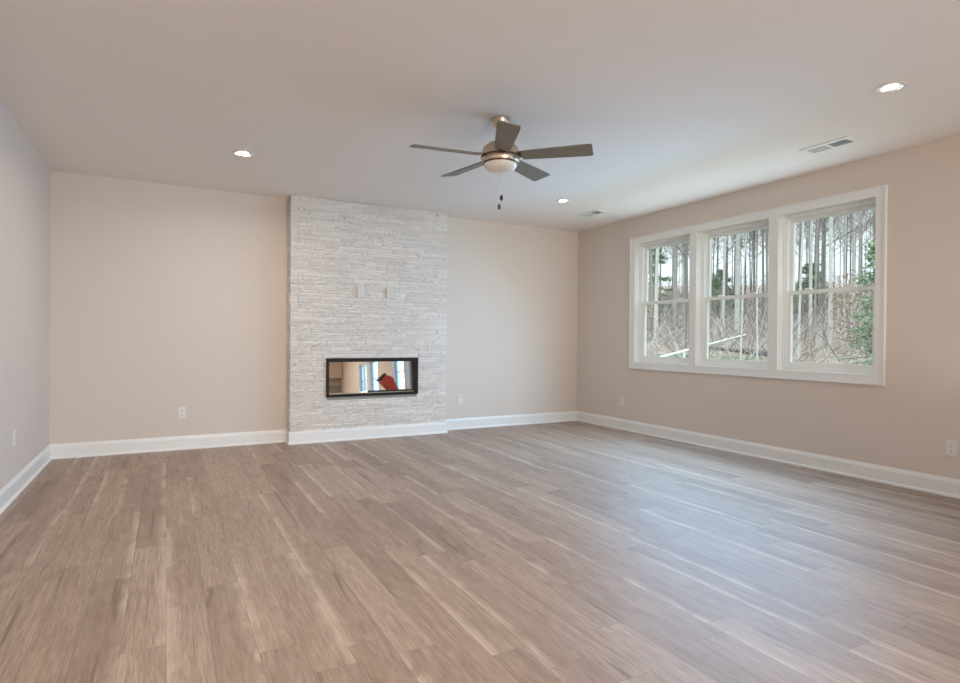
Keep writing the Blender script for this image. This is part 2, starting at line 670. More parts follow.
TOP = CH + 0.12
struct(MB().box(XL - WT, XL, YR - WT, YB + WT, 0, TOP).build('wall_left', M['wall']))
struct(MB().box(XL, XR, YB, YB + WT, 0, TOP).build('wall_back', M['wall']))
# rear wall, behind the camera, with a wide glazed opening added to admit light
RX0, RX1, RZ1 = 0.1, 3.4, 2.2
mb = MB()
mb.box(XL, RX0, YR - WT, YR, 0, TOP).box(RX1, XR, YR - WT, YR, 0, TOP).box(RX0, RX1, YR - WT, YR, RZ1, TOP)
struct(mb.build('wall_rear', M['wall']))
# window wall
oy0, oy1 = WIN[2][0] - 0.012, WIN[0][1] + 0.012
oz0, oz1 = WZ0 - 0.012, WZ1 + 0.012
mb = MB()
x0, x1 = XR, XR + WT
RWZ0, RWZ1 = 0.95, 1.95
mb.box(x0, x1, YR - WT, oy0, 0, RWZ0).box(x0, x1, YR - WT, oy0, 2.42, TOP)
ycur = YR - WT
for a, b_ in REARWIN:
    mb.box(x0, x1, ycur, a, RWZ0, RWZ1)
    ycur = b_
mb.box(x0, x1, ycur, oy0, RWZ0, RWZ1)
mb.box(x0, x1, YR - WT, oy0, RWZ1, 2.42)
mb.box(x0, x1, oy0, oy1, 0, oz0).box(x0, x1, oy0, oy1, oz1, TOP).box(x0, x1, oy1, YB + WT, 0, TOP)
struct(mb.build('wall_right', M['wall']))

# baseboards with a moulded cap and a shoe at the floor
BB = [(0, 0), (0.024, 0), (0.024, 0.012), (0.020, 0.020), (0.014, 0.024), (0.014, 0.112), (0.011, 0.116), (0.011, 0.122), (0.007, 0.132), (0.005, 0.142), (0, 0.142)]
struct(MB().prism(BB, (XL, YB, 0), (BX0 - 0.006, YB, 0), (0, -1, 0)).build('baseboard_back', M['trim']))
struct(MB().prism(BB, (BX1, YB, 0), (XR, YB, 0), (0, -1, 0)).build('baseboard_back.001', M['trim']))
struct(MB().prism(BB, (XL, YR, 0), (XL, YB, 0), (1, 0, 0)).build('baseboard_left', M['trim']))
struct(MB().prism(BB, (XR, YR, 0), (XR, YB, 0), (-1, 0, 0)).build('baseboard_right', M['trim']))

# ------------------------------------------------------------------ windows
CW = 0.083
trim = MB()
ya, yb_ = WIN[2][0], WIN[0][1]
def casing(mb, y0, y1, z0, z1):
    # flat board with a raised back band on the outside
    mb.box(XR - 0.018, XR + 0.002, y0, y1, z0, z1)
casing(trim, ya - CW, ya, WZ0 - CW, WZ1 + CW)
casing(trim, yb_, yb_ + CW, WZ0 - CW, WZ1 + CW)
casing(trim, ya, yb_, WZ1, WZ1 + CW)
casing(trim, ya, yb_, WZ0 - CW, WZ0)
bb = 0.014
trim.box(XR - 0.028, XR - 0.018, ya - CW, ya - CW + bb, WZ0 - CW, WZ1 + CW)
trim.box(XR - 0.028, XR - 0.018, yb_ + CW - bb, yb_ + CW, WZ0 - CW, WZ1 + CW)
trim.box(XR - 0.028, XR - 0.018, ya - CW + bb, yb_ + CW - bb, WZ1 + CW - bb, WZ1 + CW)
trim.box(XR - 0.028, XR - 0.018, ya - CW + bb, yb_ + CW - bb, WZ0 - CW, WZ0 - CW + bb)
for (lo, hi) in ((WIN[1][1], WIN[0][0]), (WIN[2][1], WIN[1][0])):
    casing(trim, lo, hi, WZ0, WZ1)
    trim.box(XR + 0.002, XR + WT, lo + 0.012, hi - 0.012, WZ0 - 0.012, WZ1 + 0.012)
struct(trim.build('trim_1', M['trim']))


def frame_rect(mb, x0, x1, y0, y1, z0, z1, w, wb=None, wt=None):
    wb = w if wb is None else wb
    wt = w if wt is None else wt
    mb.box(x0, x1, y0, y0 + w, z0, z1)
    mb.box(x0, x1, y1 - w, y1, z0, z1)
    mb.box(x0, x1, y0 + w, y1 - w, z0, z0 + wb)
    mb.box(x0, x1, y0 + w, y1 - w, z1 - wt, z1)


for i, (y0, y1) in enumerate(WIN):
    w = sempty('window_%d' % (i + 1), (XR + 0.05, (y0 + y1) / 2, WZ0))
    hy, hz = (y1 - y0) / 2, WZ1 - WZ0
    jam = MB()
    frame_rect(jam, -0.05, 0.03, -hy - 0.012, hy + 0.012, -0.012, hz + 0.012, 0.012)      # jamb extension
    struct(jam.build('jamb', M['trim'], w))
    fr = MB()
    frame_rect(fr, 0.025, 0.115, -hy, hy, 0, hz, 0.032, 0.03, 0.03)                       # vinyl master frame
    fr.box(0.012, 0.025, -hy, -hy + 0.012, 0, hz)
    fr.box(0.012, 0.025, hy - 0.012, hy, 0, hz)
    struct(fr.build('window_frame', M['vinyl'], w))
    mid = hz * 0.5
    up = MB()
    frame_rect(up, 0.075, 0.105, -hy + 0.03, hy - 0.03, mid - 0.016, hz - 0.028, 0.036, 0.032, 0.036)
    us = struct(up.build('upper_sash', M['vinyl'], w))
    struct(MB().box(0.088, 0.092, -hy + 0.06, hy - 0.06, mid + 0.012, hz - 0.06).build('pane', M['glass'], us))
    lw = MB()
    frame_rect(lw, 0.036, 0.068, -hy + 0.03, hy - 0.03, 0.028, mid + 0.018, 0.040, 0.052, 0.036)
    ls = struct(lw.build('lower_sash', M['vinyl'], w))
    struct(MB().box(0.05, 0.054, -hy + 0.065, hy - 0.065, 0.075, mid - 0.012).build('pane', M['glass'], ls))
    lk = MB()
    for s in (-0.2, 0.2):
        lk.box(0.030, 0.06, s - 0.03, s + 0.03, mid + 0.018, mid + 0.028)
        lk.box(0.034, 0.046, s - 0.012, s + 0.035, mid + 0.028, mid + 0.036)
    struct(lk.build('sash_lock', M['vinyl'], ls))

for i, (y0, y1) in enumerate(REARWIN):
    w = sempty('window_%d' % (i + 4), (XR + 0.115, (y0 + y1) / 2, RWZ0))
    hy, hz = (y1 - y0) / 2, RWZ1 - RWZ0
    fr = MB()
    frame_rect(fr, -0.02, 0.03, -hy, hy, 0, hz, 0.04)
    fr.box(-0.01, 0.02, -hy + 0.04, hy - 0.04, hz * 0.5 - 0.02, hz * 0.5 + 0.02)
    struct(fr.build('window_frame', M['vinyl'], w))
    struct(MB().box(0.004, 0.008, -hy + 0.04, hy - 0.04, 0.04, hz - 0.04).build('pane', M['glass'], w))

w = sempty('added_door_1', ((RX0 + RX1) / 2, YR - 0.08, 0))  # unseen glazed door added to let light in from behind
hx = (RX1 - RX0) / 2
fr = MB()
for xx in (-hx, -hx / 3 - 0.04, hx / 3 - 0.04, hx - 0.08):
    fr.box(xx, xx + 0.08, -0.06, 0.06, 0, RZ1)
fr.box(-hx, hx, -0.06, 0.06, RZ1 - 0.09, RZ1).box(-hx, hx, -0.06, 0.06, 0, 0.09)
struct(fr.build('door_frame', M['vinyl'], w))
struct(MB().box(-hx + 0.05, hx - 0.05, -0.004, 0.004, 0.05, RZ1 - 0.05).build('pane', M['glass'], w))

# ------------------------------------------------------------------ stone chimney breast
FX0, FX1, FZ0, FZ1 = 1.594, 2.703, 0.503, 0.943     # fireplace frame, outside
HX0, HX1, HZ0, HZ1 = FX0 + 0.012, FX1 - 0.012, FZ0 + 0.012, FZ1 - 0.012
random.seed(11)
sur = empty('fireplace_surround', 'floor-to-ceiling chimney breast of white stacked ledger stone on the back wall', 'chimney breast', ((BX0 + BX1) / 2, YB, 0))
OX, OY = (BX0 + BX1) / 2, YB
DEP = 0.018                                          # stone thickness in front of the backer
mb = MB()
cx0, cx1, cyf = BX0 + 0.012 - OX, BX1 - 0.012 - OX, YF + DEP - OY
h0, h1 = HX0 - OX, HX1 - OX
mb.box(cx0, h0, cyf, -0.001, 0.0, CH - 0.001).box(h1, cx1, cyf, -0.001, 0.0, CH - 0.001)
mb.box(h0, h1, cyf, -0.001, 0.0, HZ0).box(h0, h1, cyf, -0.001, HZ1, CH - 0.001)
mb.build('backer_board', M['mortar'], sur)


def stone(mb, x0, x1, z0, z1, d):
    """one split-face ledger stone: rough front set out by d from the backer"""
    nx = max(2, int((x1 - x0) / 0.035))
    nz = 2
    g = 0.0012
    x0 += g; x1 -= g; z0 += g * 0.8; z1 -= g * 0.8
    yb0 = cyf
    cols = []
    for i in range(nx + 1):
        c_ = []
        for k in range(nz + 1):
            e = (i in (0, nx)) or (k in (0, nz))
            out = d + random.uniform(-0.0035, 0.0035) - (0.0025 if e else 0)
            c_.append(mb.bm.verts.new((x0 + (x1 - x0) * i / nx, yb0 - out, z0 + (z1 - z0) * k / nz + (0 if k in (0, nz) else random.uniform(-0.003, 0.003)))))
        cols.append(c_)
    for i in range(nx):
        for k in range(nz):
            mb.bm.faces.new((cols[i][k], cols[i + 1][k], cols[i + 1][k + 1], cols[i][k + 1]))
    # sides back to the backer
    ring = [cols[i][0] for i in range(nx + 1)] + [cols[nx][k] for k in range(1, nz + 1)] + [cols[i][nz] for i in range(nx - 1, -1, -1)] + [cols[0][k] for k in range(nz - 1, 0, -1)]
    back = [mb.bm.verts.new((v.co.x, yb0, v.co.z)) for v in ring]
    for i in range(len(ring)):
        j = (i + 1) % len(ring)
        mb.bm.faces.new((ring[j], ring[i], back[i], back[j]))


mb = MB()
z = 0.138
while z < CH - 0.004:
    h = random.choice((0.020, 0.024, 0.028, 0.033, 0.038, 0.046))
    z1 = min(CH - 0.001, z + h)
    if CH - z1 < 0.014:
        z1 = CH - 0.001
    x = BX0 - OX
    off = random.uniform(0.0, 0.25)
    first = True
    while x < BX1 - OX - 1e-4:
        ln = random.uniform(0.09, 0.38)
        if first:
            ln = max(0.08, ln - off)
            first = False
        xe = min(BX1 - OX, x + ln)
        if BX1 - OX - xe < 0.06:
            xe = BX1 - OX
        d = DEP + random.choice((-0.004, -0.002, 0.0, 0.0, 0.002, 0.003, 0.006))
        segs = [(x, xe)]
        if z1 > FZ0 + 0.006 and z < FZ1 - 0.006:
            segs = []
            if x < HX0 - OX:
                segs.append((x, min(xe, HX0 - OX)))
            if xe > HX1 - OX:
                segs.append((max(x, HX1 - OX), xe))
        for a, b_ in segs:
            if b_ - a > 0.012:
                stone(mb, a, b_, z, z1, d)
        x = xe
    # ledger ends turned round the two corners
    for xs, sg in ((BX0 - OX, 1), (BX1 - OX, -1)):
        yy = YF - OY + DEP
        while yy < -0.005:
            ye = min(-0.002, yy + random.uniform(0.08, 0.2))
            o_ = random.choice((0.0, 0.003, 0.006, 0.009))
            xi = xs + sg * 0.013
            xo = xs - sg * (o_ - 0.004)
            mb.box(min(xi, xo), max(xi, xo), yy + 0.001, ye - 0.001, z + 0.001, z1 - 0.001)
            yy = ye
    z = z1
mb.build('stone_cladding', M['stone'], sur)
bbm = MB()
yo = YF + 0.004 - OY
bbm.prism(BB, (BX0 - OX - 0.012, yo, 0), (BX1 - OX + 0.012, yo, 0), (0, -1, 0))
bbm.prism(BB, (BX0 - OX + 0.002, yo - 0.012, 0), (BX0 - OX + 0.002, -0.026, 0), (-1, 0, 0))
bbm.prism(BB, (BX1 - OX - 0.002, yo - 0.012, 0), (BX1 - OX - 0.002, -0.026, 0), (1, 0, 0))
bbm.build('baseboard', M['trim'], sur)

# ------------------------------------------------------------------ linear fireplace in the breast
fp = empty('electric_fireplace', 'long low black-framed fireplace with mirror-like glass set in white stone', 'fireplace', ((FX0 + FX1) / 2, YF, FZ0))
fw, fh = (FX1 - FX0) / 2, FZ1 - FZ0
mb = MB()
t = 0.030
fy0, fy1 = -0.022, 0.10
mb.box(-fw, -fw + t, fy0, fy0 + 0.02, 0, fh).box(fw - t, fw, fy0, fy0 + 0.02, 0, fh)
mb.box(-fw + t, fw - t, fy0, fy0 + 0.02, 0, 0.030).box(-fw + t, fw - t, fy0, fy0 + 0.02, fh - 0.036, fh)
mb.build('fireplace_frame', M['black'], fp, bevel=0.002)
mb = MB()
iw = fw - 0.02
mb.box(-iw, -iw + 0.012, fy0 + 0.02, 0.125, 0.018, fh - 0.018).box(iw - 0.012, iw, fy0 + 0.02, 0.125, 0.018, fh - 0.018)
mb.box(-iw + 0.012, iw - 0.012, fy0 + 0.02, 0.125, 0.018, 0.028).box(-iw + 0.012, iw - 0.012, fy0 + 0.02, 0.125, fh - 0.028, fh - 0.018)
mb.box(-iw + 0.012, iw - 0.012, 0.117, 0.125, 0.028, fh - 0.028)
mb.build('firebox', M['firebox'], fp)
TILT = radians(4.2)
gz0, gz1 = 0.030, fh - 0.034
gy = 0.045
k = math.tan(TILT) * (gz1 - gz0)
mb = MB()
gx = iw - 0.016
mb.hexa([(-gx, gy, gz0), (gx, gy, gz0), (gx, gy + 0.006, gz0), (-gx, gy + 0.006, gz0),
         (-gx, gy + k, gz1), (gx, gy + k, gz1), (gx, gy + k + 0.006, gz1), (-gx, gy + k + 0.006, gz1)])
mb.build('glass_panel', M['mirror'], fp)
mb = MB()
mb.box(-gx, gx, 0.030, 0.050, 0.029, 0.036)
mb.build('glass_rail', M['nickel'], fp)

# ------------------------------------------------------------------ recessed downlights



def downlight(x, y, label, group='recessed downlights in the ceiling', level=1.0):
    lens = emission('lamp_lens', (1.0, 0.90, 0.79), level * LAMP / (pi * pi * 0.036 ** 2))
    t = empty('recessed_light', label, 'ceiling light', (x, y, CH), 0, group)
    MB().lathe([(0.062, 0.030), (0.066, 0.0), (0.066, -0.001), (0.086, -0.001), (0.085, -0.005), (0.072, -0.008), (0.061, -0.006), (0.050, -0.002), (0.0395, 0.000), (0.0395, 0.030)], 36, cap=False).build('trim_ring', M['plastic'], t, smooth=True)
    MB().lathe([(0.0, 0.004), (0.033, 0.004), (0.038, 0.008), (0.0, 0.034)], 32, cap=False).build('lens', lens, t, smooth=True)
    MB().lathe([(0.064, 0.031), (0.064, 0.09), (0.0, 0.09)], 24, cap=False).build('housing_can', M['vent'], t)
    return t


downlight(*LIGHTS[0], 'lit recessed ceiling light above the left end of the back wall, left of the fan', level=3.6)
downlight(*LIGHTS[1], 'lit recessed ceiling light nearest the camera, above the right-hand window', level=0.45)
downlight(*LIGHTS[2], 'lit recessed ceiling light near the back right corner, beside a small vent', level=0.7)
for n, (x, y) in enumerate(ADDED_LIGHTS):
    downlight(x, y, 'unseen recessed ceiling light added behind the camera, out of the picture', 'added recessed downlights behind the camera', level=5.0 if x < 1 else 2.4 if x < 3 else 1.0)


# ------------------------------------------------------------------ ceiling vents
def vent(x, y, label):
    t = empty('ceiling_vent', label, 'air vent', (x, y, CH), 0, 'supply vents in the ceiling')
    hx, hy = 0.093, 0.195
    mb = MB()
    inx, iny = 0.058, 0.160
    for sx in (-1, 1):
        a, b_ = sorted((sx * hx, sx * inx))
        mb.hexa([(a, -hy, -0.008 if sx < 0 else -0.011), (b_, -hy, -0.011 if sx < 0 else -0.008), (b_, hy, -0.011 if sx < 0 else -0.008), (a, hy, -0.008 if sx < 0 else -0.011), (a, -hy, 0), (b_, -hy, 0), (b_, hy, 0), (a, hy, 0)])
        a, b_ = sorted((sx * hy, sx * iny))
        mb.box(-inx, inx, a, b_, -0.011, 0)
    mb.box(-inx, inx, -0.010, 0.010, -0.011, 0)
    mb.build('vent_frame', M['vent'], t)
    MB().box(-inx, inx, -iny, iny, -0.0012, -0.0004).build('duct_shade', M['duct'], t)  # dark plate standing in for the shade inside the duct
    sl = MB()
    for sgn in (-1, 1):
        y0 = 0.010 if sgn > 0 else -iny
        y1 = iny if sgn > 0 else -0.010
        n = 7
        for i in range(n):
            xc = -inx + (i + 0.5) * 2 * inx / n
            dx = -0.0035 * sgn
            sl.hexa([(xc - dx - 0.001, y0, -0.009), (xc - dx + 0.001, y0, -0.009), (xc - dx + 0.001, y1, -0.009), (xc - dx - 0.001, y1, -0.009),
                     (xc + dx - 0.001, y0, -0.0015), (xc + dx + 0.001, y0, -0.0015), (xc + dx + 0.001, y1, -0.0015), (xc + dx - 0.001, y1, -0.0015)])
    sl.build('louvres', M['vent'], t)


vent(4.655, 2.81, 'white rectangular ceiling vent above the right-hand window')
vent(4.645, 5.735, 'white ceiling vent in the far right corner, above the leftmost window')

# ------------------------------------------------------------------ ceiling fan
FANX, FANY = 2.094, 3.613
fan = empty('ceiling_fan', 'five-blade ceiling fan with nickel motor and frosted bowl hanging mid-room', 'ceiling fan', (FANX, FANY, CH))
MB().lathe([(0.066, 0), (0.066, -0.012), (0.062, -0.03), (0.048, -0.055), (0.024, -0.074), (0.016, -0.078), (0.0, -0.078)], 36, cap=False).build('canopy', M['nickel'], fan, smooth=True)
MB().lathe([(0.013, -0.07), (0.013, -0.165)], 16).build('downrod', M['nickel'], fan, smooth=True)
MB().lathe([(0.0, -0.145), (0.022, -0.147), (0.03, -0.160), (0.052, -0.168), (0.09, -0.180), (0.122, -0.205), (0.134, -0.235), (0.136, -0.266)], 48).build('motor_housing', M['nickel'], fan, smooth=True)
MB().lathe([(0.128, -0.264), (0.139, -0.266), (0.140, -0.280), (0.128, -0.282)], 48).build('housing_ring', M['bronze'], fan, smooth=True)
MB().lathe([(0.136, -0.281), (0.137, -0.284), (0.134, -0.305), (0.130, -0.314), (0.10, -0.316)], 48).build('light_collar', M['nickel'], fan, smooth=True)
MB().lathe([(0.122, -0.313), (0.126, -0.317), (0.124, -0.322), (0.118, -0.324)], 48).build('bowl_ring', M['bronze'], fan, smooth=True)
MB().lathe([(0.119, -0.320), (0.117, -0.334), (0.104, -0.354), (0.080, -0.368), (0.045, -0.376), (0.0, -0.378)], 48).build('light_bowl', M['bowl'], fan, smooth=True)
PITCH = radians(12.5)
ZB = -0.268
for kk in range(5):
    a = radians(28.5 + 72 * kk)
    ca, sa = cos(a), sin(a)
    rad = Vector((ca, sa, 0))
    tan = Vector((-sa, ca, 0))
    wv = tan * cos(PITCH) + Vector((0, 0, -1)) * sin(PITCH)     # counter-clockwise edge sits lower
    nv = rad.cross(wv).normalized()
    # outline of the blade: (radius, half width)
    prof = [(0.155, 0.052), (0.20, 0.056), (0.35, 0.064), (0.55, 0.072), (0.62, 0.074), (0.64, 0.071), (0.646, 0.065)]
    bm_ = MB()
    th = 0.004
    ringT, ringB = [], []
    pts = [(r, w_) for r, w_ in prof] + [(r, -w_) for r, w_ in reversed(prof)]
    for r, w_ in pts:
        p = rad * r + wv * w_ + Vector((0, 0, ZB))
        ringT.append(bm_.bm.verts.new(p + nv * th))
        ringB.append(bm_.bm.verts.new(p - nv * th))
    bm_.bm.faces.new(ringT)
    bm_.bm.faces.new(ringB[::-1])
    for i in range(len(pts)):
        j = (i + 1) % len(pts)
        bm_.bm.faces.new((ringT[i], ringB[i], ringB[j], ringT[j]))
    bl = bm_.build('fan_blade', M['blade'], fan)
    ir = MB()
    pts = []
    for r, w_ in ((0.118, 0.034), (0.150, 0.040), (0.185, 0.030)):
        pts.append((r, w_))
    lo_, hi_ = [], []
    for r, w_ in pts + [(r, -w_) for r, w_ in reversed(pts)]:
        p = rad * r + wv * w_ + Vector((0, 0, ZB))
        lo_.append(ir.bm.verts.new(p + nv * 0.005))
        hi_.append(ir.bm.verts.new(p + nv * 0.010))
    ir.bm.faces.new(lo_)
    ir.bm.faces.new(hi_[::-1])
    for i in range(len(lo_)):
        j = (i + 1) % len(lo_)
        ir.bm.faces.new((lo_[i], hi_[i], hi_[j], lo_[j]))
    ir.build('blade_iron', M['bronze'], bl)
for (dx, dy, zend) in ((-0.006, 0.0, -0.63), (0.010, -0.004, -0.567)):
    px, py = 0.045 * 0.5 + dx - 0.036, -0.02 + dy
    ch = MB().tube([(px, py, -0.374), (px, py, zend + 0.02)], 0.0016, 6)
    zz = -0.376
    while zz > zend + 0.03:
        ch.lathe([(0, zz), (0.0026, zz - 0.002), (0.0026, zz - 0.004), (0, zz - 0.006)], 6, (px, py), cap=False)
        zz -= 0.012
    c_ = ch.build('pull_chain', M['chain'], fan)
    MB().lathe([(0, zend + 0.024), (0.005, zend + 0.020), (0.011, zend + 0.008), (0.013, zend - 0.004), (0.009, zend - 0.016), (0, zend - 0.020)], 16, (px, py), cap=False).build('chain_fob', M['fob'], c_, smooth=True)


# ------------------------------------------------------------------ wall plates
def plate(name, label, cat, loc, rotz, kind='duplex', w=0.072, h=0.118, d=0.007, mat='plastic', group=None):
    """faces local -y"""
    t = empty(name, label, cat, loc, rotz, group)
    MB().box(-w / 2, w / 2, -d, 0.0, -h / 2, h / 2).build('cover_plate', M[mat], t, bevel=0.0022)
    if kind == 'duplex':
        for s in (-1, 1):
            r = MB().box(-0.016, 0.016, -d - 0.0025, -d + 0.001, s * 0.020 - 0.014, s * 0.020 + 0.014).build('receptacle', M[mat], t, bevel=0.001)
            q = MB()
            for sx in (-0.006, 0.006):
                q.box(sx - 0.0011, sx + 0.0011, -d - 0.0030, -d - 0.0022, s * 0.020 - 0.002, s * 0.020 + 0.007)
            q.box(-0.0022, 0.0022, -d - 0.0030, -d - 0.0022, s * 0.020 - 0.010, s * 0.020 - 0.006)
            q.build('socket_slots', M['slot'], r)
        MB().box(-0.003, 0.003, -d - 0.001, -d + 0.001, -0.003, 0.003).build('screw', M['chain'], t)
    elif kind == 'decora':
        MB().box(-0.017, 0.017, -d - 0.002, -d + 0.001, -0.034, 0.034).build('receptacle', M[mat], t, bevel=0.001)
    else:
        for s in (-1, 1):
            MB().box(-0.003, 0.003, -d - 0.001, -d + 0.001, s * 0.042 - 0.003, s * 0.042 + 0.003).build('screw', M[mat], t)
    return t


G = 'wall outlets around the room'
plate('wall_outlet', 'white outlet low on the back wall left of the stone fireplace', 'outlet', (0.152, YB, 0.383), 0, group=G)
plate('wall_outlet', 'white outlet low on the back wall just right of the stone fireplace', 'outlet', (3.378, YB, 0.390), 0, group=G)
plate('wall_outlet', 'white outlet on the window wall near the far back corner', 'outlet', (XR, 5.876, 0.366), radians(-90), group=G)
plate('wall_outlet', 'white outlet on the window wall at the right end, nearest the camera', 'outlet', (XR, 2.224, 0.371), radians(-90), group=G)
plate('wall_outlet', 'faint white outlet low on the left wall', 'outlet', (XL, 5.36, 0.43), radians(90), group=G)
plate('blank_plate', 'pale blank wall plate on the stone, left of the other stone-mounted plate', 'wall plate', (1.982, YF - 0.012, 1.709), 0, 'blank', 0.078, 0.124, 0.016, 'ivory', 'plates on the stone above the fireplace')
plate('stone_outlet', 'pale raised outlet plate on the stone above the right half of the fireplace', 'outlet', (2.335, YF - 0.012, 1.711), 0, 'decora', 0.082, 0.128, 0.018, 'ivory', 'plates on the stone above the fireplace')

# ------------------------------------------------------------------ kitchen end of the room, seen mirrored in the fireplace glass
G = 'cream upper cabinets on the rear wall'
for x0, x1, lb in ((3.55, 4.40, 'cream two-door upper cabinet on the rear wall, beside the added glazed door'), (4.41, XR - 0.01, 'cream two-door upper cabinet on the rear wall, in the corner by the windows')):
    t = empty('upper_cabinet', lb, 'cabinet', ((x0 + x1) / 2, YR, 1.72), 0, G)
    hw = (x1 - x0) / 2
    MB().box(-hw, hw, 0, 0.32, 0, 0.85).build('cabinet_box', M['cabinet'], t)
    for s in (-1, 1):
        a, b_ = sorted((s * (hw - 0.006), s * 0.004))
        dm = MB().box(a, b_, 0.322, 0.342, 0.006, 0.844)
        frame = MB()
        d = dm.build('cabinet_door', M['cabinet'], t)
        frame.box(a, a + 0.06, 0.342, 0.348, 0.006, 0.844).box(b_ - 0.06, b_, 0.342, 0.348, 0.006, 0.844)
        frame.box(a + 0.06, b_ - 0.06, 0.342, 0.348, 0.006, 0.066).box(a + 0.06, b_ - 0.06, 0.342, 0.348, 0.784, 0.844)
        frame.build('door_rails', M['cabinet'], d)
tag(MB().box(3.55, XR - 0.005, YR + 0.001, YR + 0.013, 0.925, 1.495).build('backsplash', M['backsplash']), 'grey tile backsplash under the cream upper cabinets', 'backsplash')
t = empty('base_cabinet', 'cream base cabinet with dark stone counter along the rear wall', 'cabinet', (4.40, YR, 0))
MB().box(-0.85, 0.83, 0.014, 0.58, 0.09, 0.885).box(-0.85, 0.83, 0.014, 0.52, 0, 0.09).build('cabinet_box', M['cabinet'], t)
MB().box(-0.86, 0.85, 0.014, 0.62, 0.886, 0.924).build('countertop', M['counter'], t)
for s in range(3):
    a = -0.845 + s * 0.56
    d = MB().box(a, a + 0.55, 0.582, 0.602, 0.10, 0.875).build('cabinet_door', M['cabinet'], t)
    MB().box(a + 0.48, a + 0.492, 0.602, 0.63, 0.62, 0.76).build('handle', M['nickel'], d)
t = empty('bar_counter', 'dark-topped bar counter standing behind the camera', 'counter', (4.35, 0.95, 0))
MB().box(-0.50, 0.42, -0.22, 0.22, 0.0, 0.82).build('counter_base', M['cabinet'], t)
MB().box(-0.56, 0.48, -0.28, 0.28, 0.82, 0.86).build('countertop', M['counter'], t)
t = empty('tote_bag', 'red tote bag leaning on the bar counter, mirrored in the fireplace glass', 'bag', (4.34, 0.98, 0.86))
t.scale = (0.9, 0.9, 0.86)
mb = MB()
prof = [(-0.22, 0.24), (-0.06, 0.40), (0.10, 0.33), (0.24, 0.0), (0.0, 0.0)]
fr_ = [mb.bm.verts.new((x, -0.12, z)) for x, z in prof]
bk_ = [mb.bm.verts.new((x, 0.12, z)) for x, z in prof]
mb.bm.faces.new(fr_)
mb.bm.faces.new(bk_[::-1])
for i in range(5):
    mb.bm.faces.new((fr_[i], bk_[i], bk_[(i + 1) % 5], fr_[(i + 1) % 5]))
mb.build('bag_body', M['red'], t, bevel=0.02)
mb = MB()
mb.hexa([(-0.235, -0.11, 0.245), (-0.065, -0.11, 0.415), (-0.065, 0.11, 0.415), (-0.235, 0.11, 0.245), (-0.26, -0.11, 0.27), (-0.09, -0.11, 0.44), (-0.09, 0.11, 0.44), (-0.26, 0.11, 0.27)])
mb.build('bag_opening', M['black'], t)

# ------------------------------------------------------------------ outside: ground, wood, rail
def gz(x, y):
    s = max(0.0, x * 0.74 + y * 0.67)
    if x < 5.6:
        s = min(s, 7.5)
    wob = 0.10 * sin(x * 0.31 + 1.3) * cos(y * 0.27) if s > 10 else 0
    if s < 7.5:
        return -0.35
    if s < 22:
        return -0.35 + (s - 7.5) * 0.068 + wob * (s - 10) / 12 * (s > 10)
    return 0.636 + (s - 22) * 0.105 + wob


bm = bmesh.new()
gv = {}
xs = [-40, -20, -8, -1.2, 2, 5.5] + [5.5 + 1.6 * i for i in range(1, 75)]
ys = [-60, -40, -25, -12, -6.7, -2, 2, 5, 7.05] + [7.05 + 2.2 * i for i in range(1, 55)]
for i, x in enumerate(xs):
    for j, y in enumerate(ys):
        gv[i, j] = bm.verts.new((x, y, gz(x, y)))
for i in range(len(xs) - 1):
    for j in range(len(ys) - 1):
        bm.faces.new((gv[i, j], gv[i + 1, j], gv[i + 1, j + 1], gv[i, j + 1]))
me = bpy.data.meshes.new('ground')
bm.to_mesh(me)
bm.free()
for p in me.polygons:
    p.use_smooth = True
me.materials.append(M['ground'])
g_ = bpy.data.objects.new('ground', me)
COL.objects.link(g_)
struct(g_)
struct(MB().box(XL - WT, XR + WT, YR - WT, YB + WT, -0.6, -0.121).build('foundation', M['mortar']))


